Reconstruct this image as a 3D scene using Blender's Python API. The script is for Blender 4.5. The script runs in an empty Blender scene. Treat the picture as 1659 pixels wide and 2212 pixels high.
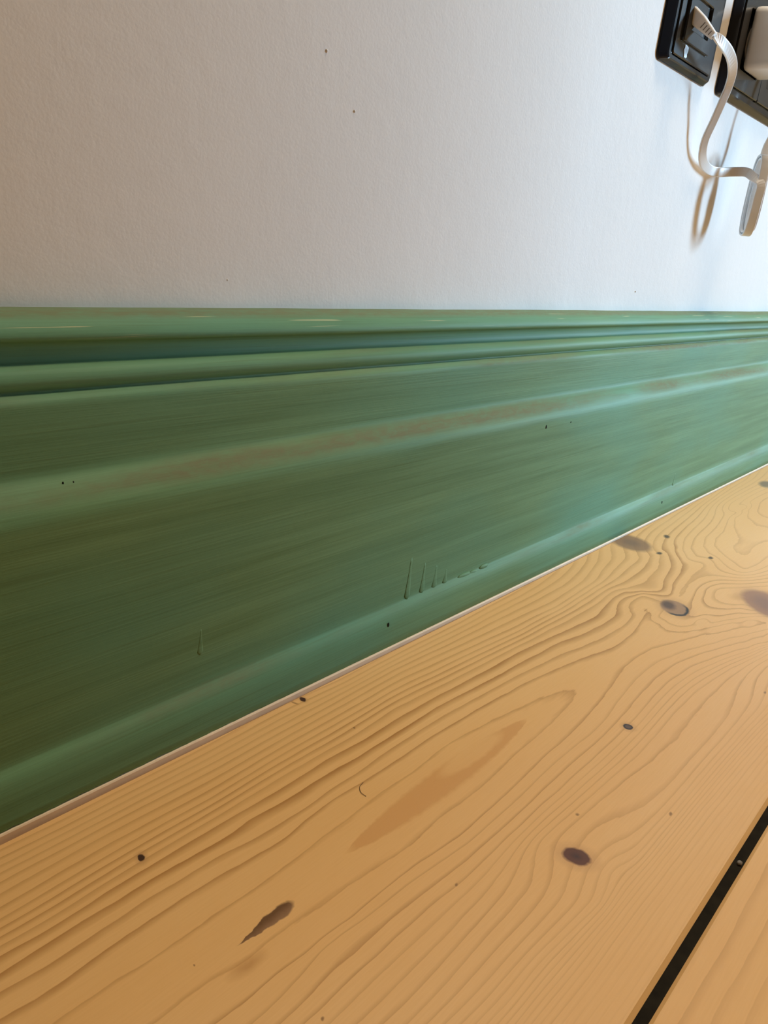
import bpy, math, random
import numpy as np
from mathutils import Vector, Matrix

random.seed(7)
rng = np.random.default_rng(7)
scene = bpy.context.scene
COL = scene.collection

# ---------------------------------------------------------------- camera
cam_data = bpy.data.cameras.new('camera')
cam = bpy.data.objects.new('camera', cam_data)
COL.objects.link(cam)
Rm = Matrix(((0.63026953, 0.1810416, -0.75497301),
             (-0.76862501, 0.2825734, -0.57390579),
             (0.10943447, 0.94200648, 0.31725051)))
cam.matrix_world = Matrix.Translation((0, -0.2544, 0.2)) @ Rm.to_4x4()
cam_data.sensor_fit = 'VERTICAL'
cam_data.sensor_height = 24.0
cam_data.lens = 1789.0 * 24.0 / 2212.0
cam_data.clip_start = 0.01
scene.camera = cam

# ---------------------------------------------------------------- world, lights, exposure
world = bpy.data.worlds.new('world')
scene.world = world
world.use_nodes = True
world.node_tree.nodes['Background'].inputs[0].default_value = (0.75, 0.86, 1.0, 1)
world.node_tree.nodes['Background'].inputs[1].default_value = 0.6

def area_light(name, loc, target, sx, sy, power, color):
    d = bpy.data.lights.new(name, 'AREA')
    d.shape = 'RECTANGLE'; d.size = sx; d.size_y = sy
    d.energy = power; d.color = color
    o = bpy.data.objects.new(name, d)
    COL.objects.link(o)
    o.location = loc
    o.rotation_euler = (Vector(target) - Vector(loc)).to_track_quat('-Z', 'Y').to_euler()
    return o

# daylight entering by the window at the right, partly masked by the added partition
area_light('window_daylight', (3.83, -2.08, 1.10), (2.83, -2.08, 1.10), 0.32, 1.20, 310.0, (0.48, 0.745, 1.0))
# warm fill light added above the sockets, well over the frame
area_light('warm_fill_light', (0.66, -0.27, 1.50), (0.66, -0.29, 0.0), 0.45, 0.30, 12.9, (1.0, 0.79, 0.55))

scene.view_settings.view_transform = 'Standard'
scene.view_settings.look = 'None'
scene.view_settings.gamma = 1.0
scene.view_settings.use_curve_mapping = False
scene.view_settings.exposure = 0.0
scene.cycles.max_bounces = 6
scene.cycles.diffuse_bounces = 3
scene.cycles.glossy_bounces = 2
scene.cycles.use_light_tree = False
scene.cycles.caustics_reflective = False
scene.cycles.caustics_refractive = False
world.cycles.sampling_method = 'NONE'
scene.cycles.adaptive_threshold = 0.02

# ---------------------------------------------------------------- helpers
def obj(name, verts, faces, mat, parent=None, smooth=False, label=None, cat=None, kind=None, group=None):
    me = bpy.data.meshes.new(name)
    me.from_pydata([tuple(v) for v in verts], [], [tuple(f) for f in faces])
    me.update()
    if smooth:
        me.polygons.foreach_set('use_smooth', [True] * len(me.polygons))
    if mat: me.materials.append(mat)
    o = bpy.data.objects.new(name, me)
    COL.objects.link(o)
    if parent: o.parent = parent
    tag(o, label, cat, kind, group)
    return o

def tag(o, label=None, cat=None, kind=None, group=None):
    if label: o['label'] = label
    if cat: o['category'] = cat
    if kind: o['kind'] = kind
    if group: o['group'] = group

def empty(name, loc, label, cat):
    o = bpy.data.objects.new(name, None)
    COL.objects.link(o)
    o.location = loc
    o.empty_display_size = 0.02
    tag(o, label, cat)
    return o

def adopt(o, parent):
    """parent without moving the mesh, which is built in world coordinates"""
    o.parent = parent
    o.matrix_parent_inverse = Matrix.Translation(parent.location).inverted() if parent.type == 'EMPTY' else Matrix.Identity(4)
    return o

def box_data(x0, x1, y0, y1, z0, z1):
    v = [(x0, y0, z0), (x1, y0, z0), (x1, y1, z0), (x0, y1, z0), (x0, y0, z1), (x1, y0, z1), (x1, y1, z1), (x0, y1, z1)]
    f = [(0, 3, 2, 1), (4, 5, 6, 7), (0, 1, 5, 4), (1, 2, 6, 5), (2, 3, 7, 6), (3, 0, 4, 7)]
    return v, f

def boxes(*bs):
    V, F = [], []
    for b in bs:
        v, f = box_data(*b)
        n = len(V)
        V += v; F += [tuple(i + n for i in q) for q in f]
    return V, F

def rrect(cx, cz, w, h, r, n=5):
    """rounded rectangle in the xz plane, counter-clockwise seen from -y"""
    r = max(min(r, w / 2 - 1e-6, h / 2 - 1e-6), 1e-6)
    pts = []
    for (sx, sz, a0) in ((1, 1, 0), (-1, 1, 90), (-1, -1, 180), (1, -1, 270)):
        for k in range(n + 1):
            a = math.radians(a0 + 90 * k / n)
            pts.append((cx + sx * (w / 2 - r) + r * math.cos(a), cz + sz * (h / 2 - r) + r * math.sin(a)))
    return pts

def loft(loops, cap_first=False, cap_last=True):
    """loops: lists of equally many 3-D points"""
    V, F = [], []
    n = len(loops[0])
    for L in loops: V += [tuple(p) for p in L]
    for i in range(len(loops) - 1):
        for k in range(n):
            a = i * n + k; b = i * n + (k + 1) % n
            F.append((a, b, b + n, a + n))
    if cap_last: F.append(tuple(range((len(loops) - 1) * n, len(loops) * n)))
    if cap_first: F.append(tuple(reversed(range(n))))
    return V, F

def slab(steps, n=5):
    """steps: (y, cx, cz, w, h, r) -> lofted rounded-rectangle slab facing -y"""
    loops = []
    for (y, cx, cz, w, h, r) in steps:
        loops.append([(x, y, z) for (x, z) in rrect(cx, cz, w, h, r, n)])
    V, F = loft(loops)
    return V, F

def catmull(P, per):
    P = [np.array(p, float) for p in P]
    P = [2 * P[0] - P[1]] + P + [2 * P[-1] - P[-2]]
    out = []
    for i in range(1, len(P) - 2):
        for k in range(per):
            t = k / per
            out.append(0.5 * ((2 * P[i]) + (-P[i-1] + P[i+1]) * t + (2*P[i-1] - 5*P[i] + 4*P[i+1] - P[i+2]) * t*t + (-P[i-1] + 3*P[i] - 3*P[i+1] + P[i+2]) * t**3))
    out.append(P[-2])
    return np.array(out)

# ---------------------------------------------------------------- node helpers
class NT:
    def __init__(self, name):
        self.m = bpy.data.materials.new(name)
        self.m.use_nodes = True
        self.t = self.m.node_tree
        self.bsdf = self.t.nodes['Principled BSDF']
    def n(self, typ, **kw):
        nd = self.t.nodes.new(typ)
        for k, v in kw.items(): setattr(nd, k, v)
        return nd
    def put(self, sock, v):
        if isinstance(v, bpy.types.NodeSocket): self.t.links.new(v, sock)
        elif isinstance(v, (tuple, list)) and len(v) == 3 and sock.type == 'RGBA': sock.default_value = (*v, 1)
        else: sock.default_value = v
    def math(self, op, a, b=0.0, c=None, clamp=False):
        nd = self.n('ShaderNodeMath', operation=op, use_clamp=clamp)
        self.put(nd.inputs[0], a); self.put(nd.inputs[1], b)
        if c is not None: self.put(nd.inputs[2], c)
        return nd.outputs[0]
    def vmath(self, op, a, b=None, scale=None):
        nd = self.n('ShaderNodeVectorMath', operation=op)
        self.put(nd.inputs[0], a)
        if b is not None: self.put(nd.inputs[1], b)
        if scale is not None: self.put(nd.inputs[3], scale)
        return nd.outputs['Value'] if op in ('DOT_PRODUCT', 'LENGTH') else nd.outputs[0]
    def rng(self, v, a, b, c=0.0, d=1.0, smooth=False):
        nd = self.n('ShaderNodeMapRange', clamp=True)
        nd.interpolation_type = 'SMOOTHSTEP' if smooth else 'LINEAR'
        for i, x in enumerate((v, a, b, c, d)): self.put(nd.inputs[i], x)
        return nd.outputs[0]
    def mix(self, f, a, b, blend='MIX'):
        nd = self.n('ShaderNodeMix', data_type='RGBA', blend_type=blend)
        self.put(nd.inputs[0], f); self.put(nd.inputs[6], a); self.put(nd.inputs[7], b)
        return nd.outputs[2]
    def noise(self, vec, scale, detail=3.0, rough=0.5):
        nd = self.n('ShaderNodeTexNoise')
        self.put(nd.inputs['Vector'], vec)
        self.put(nd.inputs['Scale'], scale); self.put(nd.inputs['Detail'], detail); self.put(nd.inputs['Roughness'], rough)
        return nd.outputs['Fac']
    def coord(self):
        return self.n('ShaderNodeTexCoord').outputs['Object']
    def scaled(self, vec, s):
        return self.vmath('MULTIPLY', vec, s)
    def bump(self, h, strength, dist):
        nd = self.n('ShaderNodeBump')
        nd.inputs['Strength'].default_value = strength
        nd.inputs['Distance'].default_value = dist
        self.put(nd.inputs['Height'], h)
        self.t.links.new(nd.outputs[0], self.bsdf.inputs['Normal'])
    def set(self, **kw):
        for k, v in kw.items(): self.put(self.bsdf.inputs[k.replace('_', ' ')], v)
        return self.m

def simple(name, color, rough=0.5, spec=0.5, vary=0.06, scale=60.0, **kw):
    m = NT(name)
    nz = m.noise(m.coord(), scale, 3)
    f = m.rng(nz, 0.3, 0.7)
    c = m.mix(f, tuple(x * (1 - vary) for x in color), tuple(min(1, x * (1 + vary)) for x in color))
    m.set(Base_Color=c, Roughness=rough, **kw)
    m.bsdf.inputs['Specular IOR Level'].default_value = spec
    return m.m

# ---------------------------------------------------------------- growth-ring data of the plank by the wall
# (ring level, latewood width, strength, points in millimetres on the floor)
RINGS, KNOTS = (
[(0, 0.13, 0.75, [(83.0, -104.8), (98.9, -104.3), (113.1, -105.1), (126.8, -104.9), (142.2, -104.8), (151.4, -105.2), (159.6, -105.0), (172.6, -105.1), (185.3, -104.1), (196.4, -104.9), (213.6, -103.7), (231.2, -103.3), (243.0, -103.1), (263.6, -102.4), (293.6, -104.6), (323.5, -109.0), (339.1, -112.0), (351.9, -116.7), (349.9, -120.0), (338.0, -123.0), (322.0, -124.8), (300.6, -125.5), (274.9, -126.7), (249.0, -128.3), (221.2, -128.0), (211.9, -129.0), (196.4, -128.6), (183.3, -126.8), (171.8, -126.0), (158.4, -125.2), (148.3, -124.4), (136.2, -123.9), (128.1, -124.4), (121.0, -122.3), (110.6, -122.2), (100.8, -122.1)]),
 (-0.55, 0.1, 0.1, [(285.4, -119.0), (248.6, -119.8), (218.2, -119.6), (194.4, -117.3), (171.5, -116.6), (143.4, -116.1), (123.5, -116.5), (104.6, -116.6)]),
 (1, 0.3, 0.95, [(74.5, -94.0), (82.2, -95.0), (90.9, -95.1), (106.0, -93.5), (121.3, -93.8), (138.7, -93.7), (150.8, -94.8), (163.5, -95.5), (176.5, -95.8), (185.9, -94.2), (201.3, -93.5), (214.6, -94.3), (236.0, -94.4), (264.9, -94.2), (296.5, -95.2), (329.6, -97.9), (364.4, -102.5), (379.5, -104.9), (396.2, -108.2), (412.4, -111.3), (436.1, -111.3), (459.4, -107.1), (470.6, -101.6), (474.4, -104.5), (469.4, -109.5), (460.5, -117.9), (458.3, -126.7), (465.2, -132.2), (478.8, -137.7)]),
 (2, 0.5, 1.0, [(78.4, -86.4), (90.8, -87.3), (103.2, -87.2), (115.3, -87.2), (126.6, -86.5), (134.7, -87.2), (150.2, -87.1), (166.0, -89.1), (170.3, -89.3), (190.2, -90.0), (206.3, -88.9), (222.5, -89.1), (244.1, -87.8), (273.1, -88.3), (304.7, -89.9), (339.2, -92.2), (377.0, -95.9), (391.9, -98.7), (413.6, -101.9), (441.9, -103.3), (458.6, -101.0), (469.9, -93.7), (480.9, -92.1), (493.4, -93.0)]),
 (2, 0.35, 0.7, [(471.3, -112.5), (467.3, -121.0), (469.4, -127.3), (480.5, -133.7), (498.4, -141.5), (516.9, -149.6)]),
 (2, 0.3, 0.6, [(513.6, -108.3), (530.5, -104.8), (556.3, -101.2), (588.0, -100.0)]),
 (2, 0.3, 0.6, [(620.0, -72.9), (606.7, -77.4), (591.4, -86.5), (589.2, -94.5)]),
 (3, 0.65, 1.0, [(80.9, -81.6), (94.5, -80.8), (106.2, -80.7), (116.8, -81.1), (130.8, -80.7), (161.1, -82.3), (171.0, -81.2), (191.1, -81.9), (210.3, -81.6), (230.1, -82.6), (251.2, -82.1), (281.4, -82.2), (313.3, -84.2), (349.3, -86.3), (390.4, -88.8), (404.9, -92.2), (426.1, -94.6), (449.6, -94.0), (467.8, -87.9), (483.4, -87.2), (490.8, -89.4), (497.8, -91.1), (504.2, -98.6), (511.8, -104.3), (532.8, -98.2), (555.4, -94.6), (576.4, -88.5), (592.7, -77.6), (607.3, -71.1)]),
 (4, 0.75, 1.0, [(83.8, -76.0), (94.5, -76.9), (107.7, -76.6), (117.5, -75.9), (127.6, -75.7), (134.4, -75.8), (155.1, -75.7), (175.4, -76.3), (196.8, -76.2), (216.8, -75.5), (237.5, -76.2), (258.9, -75.9), (289.2, -76.6), (322.4, -78.3), (356.8, -79.3), (387.0, -82.0), (418.9, -85.2), (438.2, -86.7), (454.4, -84.2), (473.0, -81.9), (489.6, -82.3), (495.2, -86.5), (509.9, -96.6), (518.7, -96.0), (529.3, -92.8), (547.3, -88.7), (563.3, -85.3), (581.8, -76.5), (592.1, -67.2)]),
 (5, 0.6, 0.9, [(160.0, -72.0), (193.9, -71.3), (233.5, -71.5), (266.5, -69.9), (317.5, -73.0), (367.2, -75.5), (432.5, -78.4), (455.9, -78.9), (483.7, -77.0), (495.7, -80.6), (515.2, -83.3), (527.3, -82.8), (551.7, -80.0), (581.0, -69.4)]),
 (8, 0.5, 0.6, [(90.0, -63.9), (112.6, -62.9), (138.3, -62.4), (167.7, -62.6), (203.5, -61.2), (245.9, -60.4), (279.2, -59.7), (332.6, -62.8), (382.9, -66.2)]),
 (11, 0.5, 0.55, [(96.8, -50.5), (120.1, -50.4), (146.8, -50.2), (177.4, -50.7), (214.4, -49.8), (258.9, -48.8), (293.7, -48.1), (351.3, -50.1), (408.4, -51.2), (454.1, -51.4)]),
 (14, 0.5, 0.5, [(101.8, -40.8), (125.6, -41.2), (153.5, -40.8), (185.5, -40.7), (225.1, -38.6), (268.6, -40.1), (305.0, -39.0), (368.0, -38.7), (432.6, -36.9)]),
 (9, 0.5, 0.45, [(430.3, -64.1), (485.9, -61.6), (540.9, -49.6)]),
 (7, 0.5, 0.5, [(448.8, -70.2), (505.8, -68.9), (559.4, -62.7)]),
 (12, 0.5, 0.4, [(510.9, -35.5)]),
 (9, 0.5, 0.4, [(572.1, -35.3)]),
 (7, 0.5, 0.3, [(660.2, -36.5)]),
 (5.6, 0.4, 0.35, [(772.5, -36.8)]),
 (3.5, 0.4, 0.3, [(884.1, -37.3)]),
 (1.5, 0.4, 0.3, [(976.4, -37.6)]),
 (1, 0.3, 0.6, [(637.8, -74.5), (615.6, -80.3), (601.3, -90.3), (605.4, -96.5)]),
 (0, 0.3, 0.6, [(649.9, -79.2), (631.9, -84.6), (616.6, -94.4)]),
 (-1, 0.25, 0.7, [(778.4, -69.9), (729.9, -73.7), (682.9, -82.8), (658.6, -85.1), (639.9, -90.2), (626.0, -101.1), (612.6, -114.5), (608.1, -123.8), (625.3, -126.8), (653.3, -127.1)]),
 (-2, 0.2, 0.6, [(801.5, -64.2), (763.5, -69.4), (708.1, -84.0), (680.0, -96.0), (647.8, -102.6), (640.1, -114.4), (671.0, -111.7), (693.3, -116.2)]),
 (-3, 0.2, 0.5, [(803.3, -70.1), (750.6, -83.0), (730.4, -94.7), (734.0, -105.2)]),
 (3, 0.3, 0.8, [(535.1, -113.8), (513.2, -118.4), (497.6, -124.8), (492.2, -128.8), (504.0, -136.3), (521.3, -144.8), (525.7, -150.7)]),
 (4, 0.35, 0.8, [(544.2, -117.8), (523.9, -122.2), (516.3, -128.4), (519.1, -134.8), (530.4, -143.5)]),
 (5, 0.5, 0.7, [(547.7, -123.2), (533.8, -126.2), (529.8, -132.0), (534.1, -139.5)]),
 (6, 0.5, 0.3, [(554.9, -151.1), (557.8, -139.9)]),
 (1, 0.22, 0.8, [(116.6, -134.4), (121.1, -134.9), (134.6, -134.3), (144.7, -135.0), (154.4, -134.8), (162.9, -135.7), (173.1, -135.5), (194.7, -135.9), (221.0, -138.5), (244.6, -137.7), (259.5, -137.2), (282.2, -135.8), (308.6, -135.3), (332.4, -133.8), (350.6, -132.2), (390.7, -126.0), (403.5, -125.2), (425.9, -127.0), (444.1, -133.4), (463.5, -139.6), (481.1, -147.1), (501.5, -154.1), (520.7, -163.0)]),
 (0.55, 0.15, 0.5, [(377.3, -119.2), (423.2, -121.4), (440.9, -123.7), (452.6, -130.2), (466.5, -136.1), (480.7, -142.2), (497.6, -147.9), (512.1, -154.6), (455.1, -113.0)]),
 (2, 0.25, 0.6, [(148.6, -137.5), (157.4, -137.7), (169.2, -138.8), (189.6, -139.7), (215.4, -142.2), (246.6, -142.4), (285.4, -140.8), (307.0, -141.3), (320.3, -141.9), (337.1, -140.9), (359.1, -137.8), (382.9, -135.3), (410.4, -135.4), (434.0, -140.3), (462.8, -149.8), (510.4, -165.8)]),
 (3, 0.3, 0.6, [(125.0, -145.9), (131.5, -145.9), (143.4, -145.1), (154.4, -145.4), (167.1, -145.0), (178.9, -145.2), (208.8, -146.7), (245.8, -147.0), (291.3, -146.1), (319.0, -146.4), (343.9, -145.2), (373.1, -143.1), (396.3, -142.2), (417.7, -143.3), (445.0, -149.2), (474.9, -158.9), (503.3, -167.7)]),
 (4, 0.3, 0.6, [(127.9, -150.4), (134.8, -150.5), (146.5, -150.2), (160.7, -150.3), (169.2, -150.1), (187.1, -150.2), (202.3, -151.1), (242.5, -150.9), (296.8, -151.1), (324.1, -150.9), (347.8, -150.2), (372.0, -148.8), (396.2, -148.2), (422.7, -150.6), (454.2, -158.8), (490.9, -171.0)]),
 (8, 0.35, 0.45, [(147.4, -170.2), (162.2, -170.4), (184.5, -170.0), (201.1, -169.9), (218.2, -168.6), (228.5, -163.7), (238.9, -160.3), (252.9, -160.6), (286.3, -161.9), (320.3, -163.4), (345.7, -162.7), (368.0, -161.9), (400.1, -161.9), (438.0, -166.4), (479.1, -174.2)]),
 (9, 0.22, 0.6, [(301.1, -167.4), (320.0, -169.8), (343.3, -170.1), (369.9, -169.3), (395.6, -168.9), (421.3, -169.2), (452.4, -171.9), (474.0, -175.6)]),
 (13, 0.4, 0.4, [(173.6, -186.6), (189.9, -186.4), (213.9, -188.1), (227.4, -189.1), (237.2, -187.5), (243.6, -185.7), (251.3, -187.2), (256.6, -188.8), (289.6, -189.5), (330.7, -190.0), (372.4, -191.0), (412.5, -192.3)]),
 (18, 0.4, 0.28, [(171.8, -195.0), (198.5, -195.7), (231.8, -195.8), (262.8, -196.3), (305.3, -196.7), (349.1, -198.0), (385.1, -199.7)]),
 (24, 0.4, 0.12, [(184.8, -208.2), (211.9, -209.0), (251.1, -209.0), (298.1, -209.8), (344.3, -210.8)]),
 (27, 0.4, 0.08, [(191.8, -215.3), (243.1, -215.0), (328.8, -214.9)]),
 (10, 0.4, 0.4, [(241.7, -173.1)])],
{'k1': [[133.19, -70.94], [0.85, -0.81], [0.98, 1.39]],
 'k2': [[240.99, -38.11], [0.71, -1.61], [1.21, 1.49]],
 'k3': [[492.49, -114.34], [0.11, -9.08], [-11.67, -2.36]],
 'k3c': [[493.45, -110.1], [-0.12, -5.72], [-8.19, -1.96]],
 'k4': [[241.68, -173.1], [1.61, -4.96], [-4.23, -1.24]],
 'k5': [[337.75, -150.87], [0.77, -2.14], [-2.4, -0.82]],
 'k6': [[552.12, -154.17], [7.38, 19.38], [-21.33, -2.13]],
 'k7': [[585.98, -44.84], [2.2, -17.43], [-17.97, -5.58]],
 'k8': [[626.8, -57.37], [0.55, -2.79], [-4.87, -1.51]],
 'k9': [[609.09, -97.97], [0.94, -1.75], [-3.45, -0.81]],
 'k10': [[894.6, -59.88], [-5.4, 6.8], [-16.94, -4.17]],
 'k12': [[583.02, -68.63], [1.27, -1.99], [-3.3, -0.95]],
 'leaf': [[143.89, -118.82], [11.67, 0.3], [-0.29, -3.13]],
 'leaf2': [[147.87, -120.49], [6.31, 0.18], [0.1, -3.31]],
 'tail': [[129.8, -126.09], [6.96, -0.18], [-0.15, -2.69]],
 'res': [[244.84, -115.61], [62.5, 0.04], [-3.01, -6.54]],
 'resin': [[265.05, -113.27], [22.1, -0.43], [-1.89, -4.24]],
 'd1': [[262.94, -162.58], [0.43, -0.76], [-1.0, -0.5]],
 'd2': [[291.26, -188.5], [0.57, -0.53], [-1.11, -0.42]],
 'd3': [[132.49, -152.87], [0.44, -0.44], [-0.5, -0.47]],
 'd4': [[199.32, -150.75], [0.45, -0.44], [-0.68, -0.47]],
 'd5': [[241.84, -68.01], [0.45, -0.39], [-0.52, -0.46]],
 'd6': [[425.9, -187.27], [0.61, -0.52], [-1.55, -0.42]],
 'd7': [[119.29, -115.62], [0.27, -0.27], [-0.29, -0.37]],
 'st': [[214.83, -222.2], [5.05, 0.14], [-0.1, -1.01]],
 'st2': [[203.44, -222.58], [6.38, -0.07], [0.08, -1.33]],
 'dash': [[236.29, -37.57], [0.49, -2.39], [-0.68, -0.4]]})

# ---------------------------------------------------------------- materials
def wall_paint():
    m = NT('wall_paint')
    co = m.coord()
    big = m.noise(co, 5.0, 2)
    c = m.mix(m.rng(big, 0.3, 0.7), (0.80, 0.785, 0.765), (0.86, 0.845, 0.825))
    m.set(Base_Color=c, Roughness=0.75)
    m.bsdf.inputs['Specular IOR Level'].default_value = 0.25
    fine = m.noise(co, 700.0, 2)
    mid = m.noise(co, 120.0, 3)
    h = m.math('ADD', m.math('MULTIPLY', fine, 0.35), m.math('MULTIPLY', mid, 1.1))
    m.bump(h, 0.20, 0.0008)
    return m.m

def skirting_paint():
    m = NT('green_paint')
    co = m.coord()
    streak = m.noise(m.scaled(co, (5.0, 30.0, 150.0)), 1.0, 4, 0.6)
    fine = m.noise(m.scaled(co, (14.0, 200.0, 1300.0)), 1.0, 3, 0.6)
    patch = m.noise(m.scaled(co, (6.0, 6.0, 16.0)), 1.0, 2)
    c = m.mix(m.rng(streak, 0.34, 0.68), (0.124, 0.232, 0.106), (0.178, 0.322, 0.162))
    c = m.mix(m.rng(patch, 0.42, 0.70, 0, 0.75), c, (0.126, 0.312, 0.208))
    c = m.mix(m.rng(fine, 0.5, 0.75, 0, 0.35), c, (0.100, 0.150, 0.055))
    c = m.mix(m.rng(fine, 0.5, 0.28, 0, 0.30), c, (0.150, 0.275, 0.150))
    # grime and dust lying on the ledges
    sep = m.n('ShaderNodeSeparateXYZ'); m.put(sep.inputs[0], co)
    z = sep.outputs['Z']; y = sep.outputs['Y']
    grit = m.noise(m.scaled(co, (130.0, 400.0, 400.0)), 1.0, 4, 0.7)
    clump = m.noise(m.scaled(co, (9.0, 30.0, 60.0)), 1.0, 3)
    def band(z0, z1, s=0.0012):
        return m.math('MULTIPLY', m.rng(z, z0 - s, z0 + s), m.rng(z, z1 + s, z1 - s))
    d = m.math('MULTIPLY', band(0.1095, 0.1160, 0.0018), m.rng(clump, 0.30, 0.58))
    d = m.math('MAXIMUM', d, m.math('MULTIPLY', band(0.1640, 0.1720, 0.0008), 0.85))
    d = m.math('MAXIMUM', d, m.math('MULTIPLY', band(0.1392, 0.1430, 0.0008), m.rng(clump, 0.35, 0.65)))
    d = m.math('MAXIMUM', d, m.math('MULTIPLY', band(0.1488, 0.1512, 0.0008), m.rng(clump, 0.45, 0.75)))
    d = m.math('MAXIMUM', d, m.math('MULTIPLY', band(0.0190, 0.0235, 0.0015), m.rng(clump, 0.40, 0.75)))
    d = m.math('MULTIPLY', d, m.rng(grit, 0.30, 0.60, 0.35, 0.85))
    c = m.mix(d, c, (0.190, 0.184, 0.104))
    # rubbed-through scratches of older pale paint at the top bead
    scr = m.noise(m.scaled(co, (16.0, 300.0, 900.0)), 1.0, 2)
    s = m.math('MULTIPLY', band(0.1585, 0.1655, 0.0008), m.rng(scr, 0.665, 0.72, 0, 0.8))
    c = m.mix(s, c, (0.48, 0.50, 0.30))
    m.set(Base_Color=c, Roughness=m.rng(d, 0, 1, 0.56, 0.85))
    m.bsdf.inputs['Specular IOR Level'].default_value = 0.13
    h = m.math('ADD', m.math('MULTIPLY', fine, 0.5), m.math('MULTIPLY', grit, 0.2))
    m.bump(h, 0.28, 0.0006)
    return m.m

def pine(name, knots=True):
    m = NT(name)
    co = m.coord()
    def attr(nm):
        a = m.n('ShaderNodeAttribute'); a.attribute_name = nm
        return a.outputs['Fac']
    ring, wid, amp = attr('ring'), attr('ring_width'), attr('ring_strength')
    wob = m.noise(m.scaled(co, (70.0, 500.0, 1.0)), 1.0, 3, 0.6)
    wob2 = m.noise(m.scaled(co, (22.0, 60.0, 1.0)), 1.0, 2)
    ring = m.math('ADD', ring, m.math('ADD', m.rng(wob, 0.2, 0.8, -0.05, 0.05), m.rng(wob2, 0.2, 0.8, -0.08, 0.08)))
    fr = m.math('FRACT', ring)
    d1 = m.rng(fr, m.math('SUBTRACT', 1.0, wid), 0.97)
    d2 = m.rng(fr, 1.0, 0.972)
    d = m.math('MULTIPLY', m.math('MULTIPLY', m.math('POWER', d1, 1.1), d2), amp)
    wn = m.n('ShaderNodeTexWhiteNoise', noise_dimensions='1D'); m.put(wn.inputs['W'], m.math('FLOOR', ring))
    d = m.math('MULTIPLY', d, m.rng(wn.outputs['Value'], 0.0, 1.0, 0.60, 1.05))
    d = m.math('MULTIPLY', d, m.rng(wob2, 0.25, 0.65, 0.70, 1.05))
    big = m.noise(m.scaled(co, (4.0, 14.0, 1.0)), 1.0, 3)
    fib = m.noise(m.scaled(co, (60.0, 1500.0, 1.0)), 1.0, 3, 0.65)
    light = m.mix(m.rng(big, 0.3, 0.7), (0.790, 0.465, 0.182), (0.825, 0.518, 0.232))
    light = m.mix(m.rng(fib, 0.35, 0.65, 0.0, 0.22), light, (0.70, 0.390, 0.135))
    c = m.mix(d, light, (0.420, 0.195, 0.052))
    rough = 0.36
    if knots:
        jn = m.n('ShaderNodeTexNoise'); m.put(jn.inputs['Vector'], co); jn.inputs['Scale'].default_value = 320.0
        jit = m.vmath('SCALE', m.vmath('SUBTRACT', jn.outputs['Color'], (0.5, 0.5, 0.5)), scale=0.0016)
        P = m.vmath('ADD', co, jit)
        sepP = m.n('ShaderNodeSeparateXYZ'); m.put(sepP.inputs[0], P)
        def uv(k, grow=1.0):
            (cx, cy), (ax, ay), (bx, by) = KNOTS[k]
            M = np.linalg.inv(np.array([[ax, bx], [ay, by]]) * 0.001 * grow)
            cxm, cym = cx * 0.001, cy * 0.001
            u = m.math('ADD', m.vmath('DOT_PRODUCT', P, (M[0, 0], M[0, 1], 0)), -(M[0, 0] * cxm + M[0, 1] * cym))
            v = m.math('ADD', m.vmath('DOT_PRODUCT', P, (M[1, 0], M[1, 1], 0)), -(M[1, 0] * cxm + M[1, 1] * cym))
            return u, v
        def rad(k, grow=1.0):
            u, v = uv(k, grow)
            return m.math('SQRT', m.math('ADD', m.math('MULTIPLY', u, u), m.math('MULTIPLY', v, v)))
        def spot(c, k, col, e0=0.8, e1=1.1, op=1.0, grow=1.0):
            r = rad(k, grow)
            return m.mix(m.rng(r, e1, e0, 0, op), c, col)
        # resin streak with its pale core
        u, v = uv('res')
        wide = m.math('POWER', m.math('MAXIMUM', m.math('SUBTRACT', 1.0, m.math('MULTIPLY', u, u)), 0.0), 0.8)
        rr = m.math('DIVIDE', m.math('ABSOLUTE', v), m.math('ADD', wide, 0.001))
        f = m.math('MULTIPLY', m.rng(rr, 1.08, 0.80, 0, 0.72), m.rng(m.math('ABSOLUTE', u), 1.0, 0.90))
        core = m.rng(rad('resin'), 1.15, 0.80, 0, 0.85)
        f = m.math('MULTIPLY', f, m.math('SUBTRACT', 1.0, core))
        c = m.mix(f, c, (0.640, 0.320, 0.105))
        # halos around the knots
        for k, g in (('k4', 1.9), ('k3', 1.6), ('k5', 2.0), ('k1', 2.4), ('k2', 1.9), ('k6', 1.35)):
            c = spot(c, k, (0.52, 0.290, 0.130), 0.55, 1.0, 0.42, g)
        ringn = m.noise(m.scaled(co, (300.0, 300.0, 1.0)), 1.0, 3)
        dk = (0.060, 0.026, 0.016)
        c = spot(c, 'k1', dk); c = spot(c, 'k2', dk)
        c = spot(c, 'k6', (0.330, 0.165, 0.090), 0.80, 1.05, 0.9)
        c = spot(c, 'k6', (0.235, 0.125, 0.085), 0.30, 0.75, 0.7)
        c = spot(c, 'k7', (0.270, 0.145, 0.075), 0.75, 1.05, 0.9)
        c = spot(c, 'k7', (0.180, 0.105, 0.070), 0.2, 0.6, 0.6)
        r3 = rad('k3')
        c = m.mix(m.rng(r3, 1.05, 0.90, 0, 0.85), c, (0.330, 0.190, 0.110))
        u3, v3 = uv('k3')
        rim = m.math('MULTIPLY', m.math('MULTIPLY', m.rng(r3, 0.74, 0.86), m.rng(r3, 1.04, 0.94)), m.rng(m.math('ADD', u3, m.math('MULTIPLY', v3, 0.45)), -0.05, 0.5))
        c = m.mix(rim, c, (0.030, 0.018, 0.014))
        c = spot(c, 'k3c', (0.120, 0.062, 0.042), 0.45, 1.05, 0.95)
        c = spot(c, 'k4', (0.110, 0.036, 0.018), 0.82, 1.06, 0.97)
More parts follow.
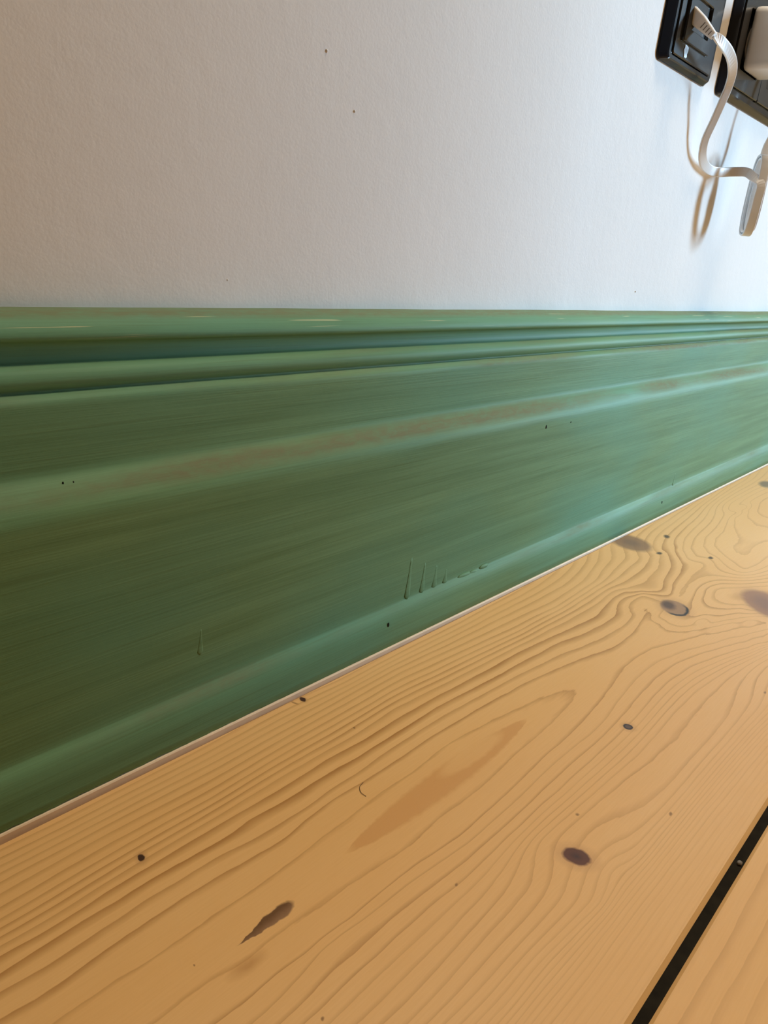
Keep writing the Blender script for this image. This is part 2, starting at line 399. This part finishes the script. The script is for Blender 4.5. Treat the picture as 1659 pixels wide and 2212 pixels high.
        c = spot(c, 'k4', (0.038, 0.018, 0.014), 0.0, 0.55, 0.8)
        c = spot(c, 'k5', (0.035, 0.022, 0.016), 0.85, 1.10)
        c = spot(c, 'k5', (0.135, 0.085, 0.060), 0.45, 0.72)
        for k in ('k8', 'k9', 'k12'): c = spot(c, k, (0.110, 0.062, 0.025), 0.5, 1.1)
        c = spot(c, 'k10', (0.190, 0.125, 0.070), 0.6, 1.1, 0.9)
        # leaf-shaped bark pocket and its amber tail
        c = spot(c, 'tail', (0.470, 0.225, 0.065), 0.2, 1.2, 0.6)
        u, v = uv('leaf')
        taper = m.rng(u, -1.0, 0.75, 0.12, 1.0)
        rr = m.math('SQRT', m.math('ADD', m.math('MULTIPLY', u, u), m.math('POWER', m.math('DIVIDE', m.math('ABSOLUTE', v), taper), 2.0)))
        f = m.rng(rr, 1.05, 0.88, 0, 0.95)
        edge = m.rng(v, 0.75, -0.35)
        c = m.mix(f, c, m.mix(edge, (0.300, 0.165, 0.085), (0.120, 0.050, 0.016)))
        c = spot(c, 'dash', (0.30, 0.16, 0.06), 0.5, 1.1, 0.8)
        for k in ('d1', 'd2', 'd3', 'd4', 'd5', 'd6', 'd7'): c = spot(c, k, (0.26, 0.13, 0.045), 0.4, 1.1, 0.85)
    m.set(Base_Color=c, Roughness=rough)
    m.bsdf.inputs['Specular IOR Level'].default_value = 0.30
    h = fib
    m.bump(h, 0.05, 0.0003)
    return m.m

M_WALL = wall_paint()
M_GREEN = skirting_paint()
M_PINE = pine('pine_board', True)
M_PINE2 = pine('pine_board_plain', False)
M_BARE = simple('bare_primed_wood', (0.84, 0.68, 0.50), 0.6, 0.3, 0.05, 90)
M_DARK = simple('dark_gap', (0.016, 0.013, 0.008), 0.9, 0.1, 0.3, 200)
M_ROOM = simple('ochre_wall', (0.30, 0.215, 0.14), 0.8, 0.2, 0.05, 3)
M_CEIL = simple('ceiling_cream', (0.50, 0.44, 0.36), 0.8, 0.2, 0.02, 4)
M_TRIM = simple('window_white', (0.82, 0.82, 0.80), 0.4, 0.4, 0.02, 8)
M_BLACK = simple('black_plastic', (0.009, 0.010, 0.013), 0.11, 0.20, 0.1, 30)
M_BLACK2 = simple('black_plastic_satin', (0.014, 0.014, 0.014), 0.12, 0.30, 0.1, 30)
M_HOLE = simple('socket_hole', (0.003, 0.003, 0.003), 0.7, 0.04, 0.1, 30)
M_METAL = simple('contact_metal', (0.65, 0.62, 0.55), 0.3, 0.5, 0.05, 30, Metallic=1.0)
M_WHITE = simple('white_plastic', (0.80, 0.79, 0.77), 0.35, 0.45, 0.02, 40)
M_CABLE = simple('white_cable', (0.82, 0.82, 0.82), 0.38, 0.45, 0.02, 40)
M_REFLECTION = simple('pale_painted_reflection', (0.40, 0.46, 0.53), 0.4, 0.4, 0.35, 400)  # colour of the reflection painted on the socket cover
M_CHIP = simple('dark_speck', (0.012, 0.013, 0.008), 0.8, 0.2, 0.2, 300)
M_GRIT = simple('grey_grit', (0.22, 0.20, 0.18), 0.8, 0.2, 0.2, 900)

# ---------------------------------------------------------------- the room
X0, X1, Y0, Y1, ZC = -2.4, 3.80, -3.6, 0.0, 2.5
floor = obj('floor', *box_data(X0, X1, Y0, Y1, -0.06, -0.020), M_DARK, kind='structure',
            label='pale pine board floor with a dark gap between the boards')
# wall with a slight unevenness just above the skirting
def wall_grid():
    xs = np.concatenate([np.linspace(X0, -0.05, 8), np.linspace(0.0, 1.2, 121), np.linspace(1.3, X1, 5)])
    zs = np.concatenate([np.linspace(-0.02, 0.16, 4), np.linspace(0.165, 0.45, 58), np.linspace(0.55, ZC, 8)])
    V = []
    for z in zs:
        for x in xs:
            e = math.exp(-max(z - 0.166, 0) / 0.006)
            y = -0.0006 * e * (1 + 0.5 * math.sin(x * 37) + 0.4 * math.sin(x * 91 + 1))
            y += 0.00035 * math.sin(x * 9 + z * 5) * math.sin(z * 23 + 1.3)
            V.append((x, y, z))
    nx = len(xs); F = []
    for j in range(len(zs) - 1):
        for i in range(nx - 1):
            a = j * nx + i
            F.append((a, a + 1, a + nx + 1, a + nx))
    return V, F
wall = obj('wall_back', *wall_grid(), M_WALL, smooth=True, kind='structure', label='white painted plaster wall above the green skirting board')
obj('wall_left', *box_data(X0 - 0.1, X0, Y0, Y1, -0.02, ZC), M_ROOM, kind='structure', label='ochre painted wall at the left end of the room')
obj('wall_front', *box_data(X0, X1, Y0 - 0.1, Y0, -0.02, ZC), M_ROOM, kind='structure', label='ochre painted wall opposite the skirting board')
obj('ceiling', *box_data(X0, X1, Y0, Y1, ZC, ZC + 0.1), M_CEIL, kind='structure', label='plain cream ceiling')
obj('light_block_partition', *box_data(1.90, 2.00, Y0, -1.008, -0.02, ZC), M_ROOM, kind='structure', label='added unseen ochre partition keeping window light off the left')  # unseen partition, added to block window light from the left part of the wall
WY0, WY1, WZ0, WZ1 = -2.24, -1.92, 0.50, 1.70
obj('wall_right', *boxes((X1, X1 + 0.1, Y0, WY0, -0.02, ZC), (X1, X1 + 0.1, WY1, Y1, -0.02, ZC),
                         (X1, X1 + 0.1, WY0, WY1, -0.02, WZ0), (X1, X1 + 0.1, WY0, WY1, WZ1, ZC)), M_ROOM,
    kind='structure', label='ochre painted wall with the window at the right end')
win = obj('window_1', *boxes((X1 - 0.01, X1 + 0.02, WY0 - 0.04, WY0, WZ0 - 0.04, WZ1 + 0.04), (X1 - 0.01, X1 + 0.02, WY1, WY1 + 0.04, WZ0 - 0.04, WZ1 + 0.04),
                             (X1 - 0.01, X1 + 0.02, WY0, WY1, WZ0 - 0.04, WZ0), (X1 - 0.01, X1 + 0.02, WY0, WY1, WZ1, WZ1 + 0.04)), M_TRIM,
          kind='structure', label='white-framed window letting in daylight')

# ---------------------------------------------------------------- floor boards
pts, lev, wd, am = [], [], [], []
for (L, w, a, P) in RINGS:
    for k, p in enumerate(P):
        pts.append(p); lev.append(L); wd.append(w); am.append(a)
        if k + 1 < len(P) and math.hypot(P[k+1][0] - p[0], P[k+1][1] - p[1]) > 16:
            pts.append(((p[0] + P[k+1][0]) / 2, (p[1] + P[k+1][1]) / 2)); lev.append(L); wd.append(w); am.append(a)
pts = np.array(pts); lev = np.array(lev, float); wd = np.array(wd); am = np.array(am)
ST = np.array([0.40, 1.0])
Q = pts * ST
def tps(r2):
    return 0.5 * r2 * np.log(r2 + 1e-9)
D2 = ((Q[:, None, :] - Q[None]) ** 2).sum(-1)
n = len(Q)
A = np.zeros((n + 3, n + 3))
A[:n, :n] = tps(D2) + np.eye(n) * 3.0
A[:n, n] = 1; A[:n, n+1:] = Q; A[n, :n] = 1; A[n+1:, :n] = Q.T
sol = np.linalg.solve(A, np.concatenate([lev, np.zeros(3)]))

def ring_field(xy):
    """growth-ring level, latewood width and strength at points in mm"""
    X = np.clip(xy[:, 0], 60, 1000)
    E = np.stack([X, xy[:, 1]], 1) * ST
    r, w, a = np.empty(len(E)), np.empty(len(E)), np.empty(len(E))
    for i in range(0, len(E), 8000):
        e = E[i:i+8000]
        d2 = ((e[:, None, :] - Q[None]) ** 2).sum(-1)
        r[i:i+8000] = tps(d2) @ sol[:n] + sol[n] + e @ sol[n+1:]
        k = 1.0 / (d2 + 1.0) ** 1.5
        s = k.sum(1)
        w[i:i+8000] = (k @ wd) / s
        a[i:i+8000] = (k @ am) / s
    return r, w, a

def plank(y_near, y_far, xs, ys, fld, mat, bevel=0.0012):
    """board top with softened long edges and short side walls; y_near > y_far"""
    rows = [(y_near, -0.020), (y_near, -bevel)] + [(y, 0.0) for y in ys] + [(y_far, -bevel), (y_far, -0.020)]
    V, xy = [], []
    for (y, z) in rows:
        for x in xs:
            V.append((x, y, z)); xy.append((x * 1000, y * 1000))
    nx = len(xs); F = []
    for j in range(len(rows) - 1):
        for i in range(nx - 1):
            a = j * nx + i
            F.append((a, a + nx, a + nx + 1, a + 1))
    o = obj('plank', V, F, mat, parent=floor)
    r, w, a = fld(np.array(xy))
    for nm, val in (('ring', r), ('ring_width', w), ('ring_strength', a)):
        at = o.data.attributes.new(nm, 'FLOAT', 'POINT')
        at.data.foreach_set('value', np.asarray(val, np.float32))
    return o

YN, YG = -0.0352, -0.2150          # first board, from the skirting to the gap
xs = np.concatenate([np.linspace(X0, 0.0, 6), np.linspace(0.06, 1.0, 471), np.linspace(1.1, X1, 5)])
p1 = plank(YN, YG, xs, np.linspace(YN - 0.0007, YG + 0.0014, 125), ring_field, M_PINE2)
p1['label'] = 'wide knotty pine board along the skirting'
p1.data.materials.append(M_PINE)
cen = np.empty(len(p1.data.polygons) * 3); p1.data.polygons.foreach_get('center', cen)
cen = cen.reshape(-1, 3)[:, :2] * 1000
near = np.zeros(len(cen), bool)
for (c0, a0, b0) in KNOTS.values():
    Mi = np.linalg.inv(np.array([[a0[0], b0[0]], [a0[1], b0[1]]]))
    uvk = (cen - np.array(c0)) @ Mi.T
    near |= (np.abs(uvk) < 3.0).all(1) | (np.hypot(*(cen - np.array(c0)).T) < 6)
p1.data.polygons.foreach_set('material_index', near.astype(np.int32))

def straight(seed):
    r_ = random.Random(seed)
    off, fq, sl = r_.uniform(0, 5), r_.uniform(0.10, 0.16), r_.uniform(-0.004, 0.004)
    y_c = r_.uniform(0.3, 0.7)
    def f(xy):
        x, y = xy[:, 0], xy[:, 1]
        yl = (y % 184.0) - 184.0 * y_c
        r = off + fq * np.abs(yl + 3 * np.sin(x * 0.006 + off)) + sl * x + 0.25 * np.sin(x * 0.02 + yl * 0.05)
        return r, np.full(len(x), 0.42), np.full(len(x), 0.33)
    return f
obj('gap_filler', *box_data(X0, X1, YG - 0.0036, YG, -0.019, -0.0014), M_DARK, parent=floor, label='black gap between the boards')
y = YG - 0.0036
k = 0
while y > Y0 + 0.02:
    yf = max(y - 0.1805, Y0)
    xs2 = np.concatenate([np.linspace(X0, 0.0, 9), np.linspace(0.04, 0.6, 29 if k else 141), np.linspace(0.7, X1, 8)])
    plank(y, yf, xs2, np.linspace(y - 0.0012, yf + 0.0012, 12 if k else 60), straight(k + 3), M_PINE2)
    y = yf - 0.0030
    k += 1

# ---------------------------------------------------------------- skirting board
PROF = [(0.0, 165.9), (-4, 165.9), (-7.6, 165.6), (-9.4, 165.0), (-11.4, 163.6), (-13.2, 161.9), (-14.5, 160.1), (-15.0, 158.6), (-14.6, 157.6),
        (-12.6, 156.9), (-11.6, 156.0), (-11.2, 154.6), (-11.2, 152.6), (-11.6, 151.0), (-12.4, 150.2),
        (-14.2, 150.0), (-16.0, 149.5), (-17.4, 148.4), (-18.2, 146.9), (-18.3, 145.3), (-17.8, 144.0), (-16.9, 143.1), (-16.6, 142.6),
        (-17.2, 142.2), (-19.4, 141.4), (-20.6, 140.6), (-21.1, 139.6), (-21.2, 138.2), (-21.2, 128.0), (-21.2, 119.0), (-21.3, 117.4),
        (-21.9, 116.2), (-23.4, 114.8), (-25.2, 113.2), (-26.8, 111.3), (-28.2, 109.2), (-29.3, 107.0), (-29.9, 104.8), (-30.0, 102.5),
        (-30.0, 80.0), (-30.0, 50.0), (-30.0, 27.0), (-29.9, 23.6), (-30.2, 22.8), (-31.4, 21.6), (-32.6, 19.6), (-33.4, 17.0), (-33.9, 14.0), (-34.0, 11.5), (-34.0, 6.0)]
def hum(x, s):
    return math.sin(x * 23 + s) * 0.5 + math.sin(x * 61 + 2.3 * s) * 0.3 + math.sin(x * 140 + 1.7 * s) * 0.2
sk_xs = np.concatenate([np.linspace(X0, -0.05, 6), np.linspace(0.0, 1.15, 461), np.linspace(1.25, X1, 5)])
V = []
for x in sk_xs:
    for k, (py, pz) in enumerate(PROF):
        wob = 0.10 * hum(x, k * 0.35)
        V.append((x, (py + (wob if 0 < k else 0)) * 0.001, (pz + 0.10 * hum(x, 3 + k * 0.3)) * 0.001))
    low = 3.1 - 2.3 * min(max((x - 0.1) / 0.5, 0), 1) + 0.22 * random.uniform(-1, 1) * (1.4 if x < 0.22 else 0.6)
    V.append((x, -0.0340, low * 0.001)); V.append((x, -0.0330, (low + 0.1) * 0.001))
m_ = len(PROF) + 2
F = []
for i in range(len(sk_xs) - 1):
    for k in range(m_ - 1):
        a = i * m_ + k
        F.append((a, a + 1, a + m_ + 1, a + m_))
skirt = obj('baseboard_back', V, F, M_GREEN, smooth=True, kind='structure', label='tall moulded skirting board painted streaky green, dusty on its ledges')
V = []
for x in sk_xs:
    top = 0.0026 - 0.0014 * min(max((x - 0.1) / 0.5, 0), 1)
    V += [(x, -0.0348, -0.018), (x, -0.0348, top - 0.0005), (x, -0.0345, top), (x, -0.0330, top + 0.0002)]
F = [(i * 4 + k, i * 4 + k + 1, i * 4 + k + 5, i * 4 + k + 4) for i in range(len(sk_xs) - 1) for k in range(3)]
obj('bare_edge', V, F, M_BARE, parent=skirt, label='pale unpainted lower edge')

def teardrop(name, x, z0, z1, yb, w, t, mat, parent, n=10):
    """run of paint on a vertical face: thin tail from z1 (top) to a fat bead at z0"""
    loops = []
    steps = 9
    for s in range(steps + 1):
        u = s / steps
        z = z1 + (z0 - z1) * u
        ww = w * (0.25 + 0.75 * u ** 2) * (math.sqrt(max(1 - max(u - 0.86, 0) ** 2 / 0.0196, 0.02)) if u > 0.86 else 1)
        tt = t * (0.25 + 0.75 * u ** 2.5) * (1 if u < 0.9 else 0.7)
        if s == 0: ww *= 0.3; tt *= 0.2
        loops.append([(x + ww * math.cos(a), yb - max(tt * math.sin(a), -0.0004), z) for a in [2 * math.pi * k / n for k in range(n)]])
    V, F = loft(loops, True, True)
    return obj(name, V, F, mat, parent=parent, smooth=True)

for (x, za, zb, w, t) in ((0.3230, 0.0222, 0.046, 0.0030, 0.00040), (0.3358, 0.0222, 0.040, 0.0028, 0.0004), (0.3470, 0.0222, 0.036, 0.0029, 0.0004),
                          (0.3570, 0.0222, 0.0315, 0.0030, 0.0005), (0.1882, 0.0375, 0.0490, 0.0018, 0.0003), (0.6985, 0.0215, 0.034, 0.0028, 0.0004)):
    teardrop('paint_run', x, za, zb, -0.0300, w, t, M_GREEN, skirt)

def blob(name, c, r, mat, parent=None, seed=1, rings=5, seg=10, lump=0.15, **kw):
    r_ = random.Random(seed)
    V, F = [(c[0], c[1], c[2] + r[2])], []
    for i in range(1, rings):
        a = math.pi * i / rings
        for j in range(seg):
            b = 2 * math.pi * j / seg
            k = 1 + lump * r_.uniform(-1, 1)
            V.append((c[0] + r[0] * math.sin(a) * math.cos(b) * k, c[1] + r[1] * math.sin(a) * math.sin(b) * k, c[2] + r[2] * math.cos(a)))
    V.append((c[0], c[1], c[2] - r[2]))
    for j in range(seg): F.append((0, 1 + j, 1 + (j + 1) % seg))
    for i in range(rings - 2):
        for j in range(seg):
            a = 1 + i * seg + j; b = 1 + i * seg + (j + 1) % seg
            F.append((a, a + seg, b + seg, b))
    e = 1 + (rings - 2) * seg; L = len(V) - 1
    for j in range(seg): F.append((e + j, L, e + (j + 1) % seg))
    return obj(name, V, F, mat, parent=parent, smooth=True, **kw)

for k, (x, z, rx) in enumerate(((0.376, 0.0222, 0.0075), (0.385, 0.0218, 0.0050), (0.3965, 0.0226, 0.0048))):
    blob('paint_bead', (x, -0.0302, z), (rx, 0.0009, 0.0017), M_GREEN, skirt, 20 + k)
for k, (x, yy, z, s) in enumerate(((0.4450, -0.0300, 0.1013, 1.0), (0.4771, -0.0300, 0.1009, 0.5), (0.3045, -0.0339, 0.0153, 1.0), (0.6690, -0.0339, 0.0138, 1.0),
                                   (0.1352, -0.0238, 0.1146, 0.35), (0.1388, -0.0238, 0.1142, 0.35))):
    blob('nail_hole', (x, yy, z), (0.0008 * s, 0.0003, 0.0013 * s), M_CHIP, skirt, 40 + k, lump=0.25, label='small dark chip')
for k, (x, z, s) in enumerate(((0.2632, 0.2647, 1.0), (0.2825, 0.2464, 0.9), (0.6080, 0.1796, 0.9), (0.2185, 0.1765, 0.6))):
    blob('plaster_nib', (x, -0.0002, z), (0.0006 * s, 0.0005 * s, 0.0007 * s), M_WALL, wall, 60 + k, lump=0.3)

# ---------------------------------------------------------------- network socket (black, left of the two)
def bevelled_frame(x0, x1, z0, z1, fx0, fx1, fz0, fz1, gx0, gx1, gz0, gz1):
    """outer edge on the wall, front rim, and opening for the insert"""
    def st(y, a, b, c, d, r): return (y, (a + b) / 2, (c + d) / 2, b - a, d - c, r)
    mid = lambda p, q, t: p + (q - p) * t
    return slab([st(0.0, x0, x1, z0, z1, 0.005), st(-0.0008, x0, x1, z0, z1, 0.005), st(-0.0013, x0 + 0.0005, x1 - 0.0005, z0 + 0.0004, z1 - 0.0004, 0.005),
                 st(-0.0039, mid(x0, fx0, 0.9), mid(x1, fx1, 0.9), mid(z0, fz0, 0.8), mid(z1, fz1, 0.8), 0.004), st(-0.0044, fx0 + 0.0008, fx1 - 0.0008, fz0 + 0.0004, fz1 - 0.0004, 0.0035),
                 st(-0.0044, gx0 - 0.0008, gx1 + 0.0008, gz0 - 0.0008, gz1 + 0.0008, 0.003), st(-0.0028, gx0 - 0.0006, gx1 + 0.0006, gz0 - 0.0006, gz1 + 0.0006, 0.003)])

ns = empty('network_socket', (0.611, 0.0, 0.3250), 'small black wall socket with the white flat cable plugged in', 'socket')
cx, cz = 0.6143, 0.3675
iw, ih = 0.0710, 0.0730
adopt(obj('frame', *bevelled_frame(0.5650, 0.6575, 0.3250, 0.4100, 0.5740, 0.6550, 0.3278, 0.4072, 0.5788, 0.6498, 0.3310, 0.4040), M_BLACK), ns)
V, F = slab([(-0.0026, cx, cz, iw, ih, 0.0025), (-0.0048, cx, cz, iw, ih, 0.0025), (-0.0054, cx, cz, iw - 0.0012, ih - 0.0012, 0.0022), (-0.0054, cx, cz, iw - 0.003, ih - 0.003, 0.002)])
adopt(obj('cover_plate', V, F, M_BLACK2), ns)
px_, pz_, pw, ph = 0.6125, 0.3675, 0.0480, 0.0540
ox, oz, ow, oh = 0.6130, 0.3585, 0.0300, 0.0195
V, F = slab([(-0.0050, px_, pz_, pw + 0.0014, ph + 0.0014, 0.002), (-0.0055, px_, pz_, pw + 0.0014, ph + 0.0014, 0.002), (-0.0051, px_, pz_, pw + 0.0004, ph + 0.0004, 0.002),
             (-0.0066, px_, pz_, pw, ph, 0.002), (-0.0072, px_, pz_, pw - 0.001, ph - 0.001, 0.002),
             (-0.0072, ox, oz, ow + 0.001, oh + 0.001, 0.001), (-0.0067, ox, oz, ow, oh, 0.001), (-0.0012, ox, oz, ow - 0.002, oh - 0.002, 0.001)])
jk = adopt(obj('jack_hood', V, F, M_BLACK2), ns)
V, F = slab([(-0.0013, ox - 0.006, oz + 0.002, 0.016, 0.013, 0.0005), (-0.0052, ox - 0.008, oz + 0.0035, 0.012, 0.009, 0.0005), (-0.0053, ox - 0.008, oz + 0.0035, 0.010, 0.007, 0.0005)])
adopt(obj('jack', V, F, M_HOLE), ns)
refl = [(0, 1.0), (0.9, 0.8), (1.0, 0.2), (0.75, -0.4), (0.9, -0.9), (0.4, -1.2), (0.0, -1.0), (-0.3, -1.3), (-0.5, -0.5), (-0.9, 0.0), (-0.6, 0.6), (-0.7, 0.95)]  # outline of a reflection on the glossy cover, put in as a pale patch
L0 = [(0.5985 + a * 0.0040, -0.0053, 0.3362 + b * 0.0036) for a, b in refl]
L1 = [(0.5985 + a * 0.0038, -0.0058, 0.3362 + b * 0.0034) for a, b in refl]
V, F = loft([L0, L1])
adopt(obj('painted_reflection', V, F, M_REFLECTION, label='pale bluish reflection painted on the cover'), ns)

# ---------------------------------------------------------------- power socket (black double frame, right)
ps = empty('power_socket', (0.764, 0.0, 0.3240), 'wide black double wall socket holding a white plug-in adapter', 'socket')
cx2, cz2, w2, h2 = 0.7640, 0.3680, 0.1690, 0.0870
adopt(obj('frame', *bevelled_frame(0.6800, 0.8480, 0.3252, 0.4108, 0.6895, 0.8455, 0.3290, 0.4070, 0.6928, 0.8352, 0.3340, 0.4020), M_BLACK), ps)
for q, sx in enumerate((0.7285, 0.7995)):
    iw, ih = 0.0708, 0.0670
    outer = rrect(sx, cz2, iw, ih, 0.002, 7)
    ang = [math.atan2(z - cz2, x - sx) for x, z in outer]
    def circ(r, y): return [(sx + r * math.cos(a), y, cz2 + r * math.sin(a)) for a in ang]
    def ro(g, y): return [(x, y, z) for x, z in rrect(sx, cz2, iw - g, ih - g, 0.002, 7)]
    V, F = loft([ro(0, -0.0026), ro(0, -0.0048), ro(0.001, -0.0054), circ(0.0293, -0.0054), circ(0.0286, -0.0050), circ(0.0285, -0.0044)], False, False)
    pl = adopt(obj('socket_plate', V, F, M_BLACK2), ps)
    V, F = loft([circ(0.0285, -0.0046), circ(0.0270, -0.0006)])
    wl = obj('well', V, F, M_HOLE, label='dark round recess'); wl.parent = pl
    for sgn in (-1, 1):
        V, F = boxes((sx - 0.003, sx + 0.003, -0.0040, -0.0007, cz2 + sgn * 0.0245 - 0.0012, cz2 + sgn * 0.0245 + 0.0012))
        c_ = obj('earth_contact', V, F, M_METAL)
        c_.parent = pl

# ---------------------------------------------------------------- plug-in adapter
ad = empty('power_adapter', (0.7325, -0.0010, 0.3680), 'white boxy plug-in adapter pushed into the black power socket', 'adapter')
ax, az = 0.7330, 0.3695
V, F = slab([(-0.0058, ax, az, 0.0400, 0.0410, 0.004), (-0.0066, ax, az, 0.0425, 0.0430, 0.005), (-0.0090, ax, az, 0.0430, 0.0435, 0.005), (-0.0300, ax, az, 0.0420, 0.0415, 0.0055),
             (-0.0390, ax, az, 0.0405, 0.0390, 0.007), (-0.0420, ax, az, 0.0380, 0.0360, 0.008), (-0.0435, ax, az, 0.0330, 0.0310, 0.008)], 6)
adopt(obj('housing', V, F, M_WHITE, smooth=True), ad)
V, F = slab([(-0.0010, ax - 0.004, az - 0.0015, 0.0260, 0.0260, 0.0125), (-0.0060, ax - 0.002, az - 0.0015, 0.0270, 0.0270, 0.013)], 8)
adopt(obj('plug_body', V, F, M_WHITE, smooth=True), ad)

# ---------------------------------------------------------------- flat network cable
nc = empty('network_cable', (0.6005, -0.0060, 0.3585), 'flat white network cable hanging in a loop and a small coil', 'cable')
mmv = lambda *p: tuple(c * 0.001 for c in p)
PTS = [(604.2, -19.0, 346.6), (615.0, -22.0, 344.6), (634.4, -22.5, 341.0), (651.0, -20.5, 335.3), (659.2, -17.5, 326.6), (660.1, -14.5, 314.7), (661.1, -11.0, 302.5), (661.3, -8.0, 291.5),
       (666.2, -6.2, 282.6), (676.4, -4.8, 277.0), (689.5, -4.0, 274.6), (703.0, -4.2, 274.0), (721.0, -5.4, 275.6), (737.0, -10.0, 278.0), (742.3, -17.0, 278.6), (742.0, -23.0, 275.5)]
WID = [(1, 0, 0.2), (0.75, -0.20, 0.62), (0.80, -0.30, 0.45), (0.90, -0.38, 0.15), (0.90, -0.42, 0.0), (0.90, -0.42, 0.02), (0.90, -0.42, 0.05), (0.85, -0.42, 0.15),
       (0.75, -0.45, 0.45), (0.45, -0.45, 0.75), (0.1, -0.3, 0.95), (0, -0.1, 1), (0, 0, 1), (0, 0, 1), (0.1, -0.1, 1), (0.4, -0.5, 0.8)]
e_ = np.array([0.8, 0.6, 0.0]); n_ = np.array([0.6, -0.8, 0.0]); ctr = np.array([751.0, -25.0, 262.5])
turns = 2.55
K = 54
for i in range(K + 1):
    th = math.radians(168 + 360 * turns * i / K)
    s_ = i / K
    a_, b_ = 11.0 - 5.0 * s_ + 0.4 * math.sin(5 * s_), 32.0 - 6.0 * s_
    cs, sn = math.cos(th), math.sin(th)
    p = ctr + e_ * (a_ * math.copysign(abs(cs) ** 0.7, cs)) + np.array([0, 0, b_ * math.copysign(abs(sn) ** 0.9, sn)]) + n_ * (-1.0 + 3.0 * s_ + 0.5 * math.sin(9 * s_))
    PTS.append(tuple(p)); WID.append(tuple(n_))
PTS += [(766, -21, 298), (772, -24, 316), (777, -25, 335), (783, -22, 362), (790, -16, 395), (797, -14, 430), (803, -8.0, 470), (806, -3.2, 510)]
WID += [(0.6, -0.8, 0), (0.7, -0.6, 0), (0.8, -0.5, 0), (1, 0, 0), (1, 0, 0), (1, 0, 0), (1, 0, 0), (1, 0, 0)]
path = catmull(PTS, 5) * 0.001
wdir = catmull(WID, 5)
hw, ht = 0.0036, 0.00075
sec = [(-1, -0.3), (-0.93, -0.85), (-0.8, -1), (0.8, -1), (0.93, -0.85), (1, -0.3), (1, 0.3), (0.93, 0.85), (0.8, 1), (-0.8, 1), (-0.93, 0.85), (-1, 0.3)]
loops = []
for i in range(len(path)):
    t = path[min(i + 1, len(path) - 1)] - path[max(i - 1, 0)]
    t /= np.linalg.norm(t)
    wv = wdir[i] - t * (wdir[i] @ t)
    wv /= np.linalg.norm(wv)
    nv = np.cross(t, wv)
    loops.append([tuple(path[i] + wv * hw * a + nv * ht * b) for a, b in sec])
V, F = loft(loops, True, True)
adopt(obj('flat_lead', V, F, M_CABLE, smooth=False), nc)
# plug with its tapered boot, leaving the jack downwards at an angle
A_ = np.array([0.5998, -0.0030, 0.3600]); B_ = np.array([0.6045, -0.0200, 0.3457])
t = (B_ - A_) / np.linalg.norm(B_ - A_)
ux = np.array([1.0, 0, 0]); ux = ux - t * (ux @ t); ux /= np.linalg.norm(ux)
uz = np.cross(t, ux)
def bsec(s, wx, wz, r=0.0012):
    return [tuple(A_ + t * s + ux * x + uz * z) for x, z in rrect(0, 0, wx, wz, r, 3)]
Lb = float(np.linalg.norm(B_ - A_))
V, F = loft([bsec(0, 0.0112, 0.0082), bsec(Lb * 0.42, 0.0112, 0.0082), bsec(Lb * 0.55, 0.0104, 0.0074), bsec(Lb * 0.95, 0.0080, 0.0050), bsec(Lb, 0.0076, 0.0046), bsec(Lb, 0.0064, 0.0022)], True, True)
boot = adopt(obj('plug', V, F, M_CABLE, smooth=False), nc)
for q in range(4):
    s = Lb * (0.58 + 0.10 * q)
    wx = 0.0104 - 0.0024 * (0.08 + q * 0.25); wz = 0.0074 - 0.0024 * (0.08 + q * 0.25)
    V, F = loft([bsec(s, wx * 1.015, wz * 0.6, 0.0004), bsec(s + 0.0006, wx * 1.015, wz * 0.6, 0.0004)], True, True)
    gmat = M_GRIT
    g_ = obj('grip_groove', V, F, gmat)
    g_.parent = boot

# ---------------------------------------------------------------- crumb in the gap and a hair on the board
g = blob('grit_crumb', (0.2846, -0.2172, -0.0008), (0.0012, 0.0010, 0.0008), M_GRIT, None, 5, label='grey crumb lying in the dark gap between the boards', cat='crumb')
hp = catmull([mmv(216.5, -94.9, 0.25), mmv(213.4, -95.8, 0.3), mmv(211.3, -98.3, 0.3), mmv(211.1, -101.0, 0.2)], 6)
loops = []
for i in range(len(hp)):
    t = hp[min(i + 1, len(hp) - 1)] - hp[max(i - 1, 0)]; t /= np.linalg.norm(t)
    s = np.cross(t, (0, 0, 1)); s /= np.linalg.norm(s)
    loops.append([tuple(hp[i] + (s * math.cos(a) + np.array([0, 0, 1]) * math.sin(a)) * 0.00012) for a in (0, 1.57, 3.14, 4.71)])
V, F = loft(loops, True, True)
M_HAIR = simple('brown_hair', (0.22, 0.13, 0.06), 0.5, 0.4, 0.1, 300)
obj('hair', V, F, M_HAIR, label='short curved brown hair lying on the pine board', cat='hair')
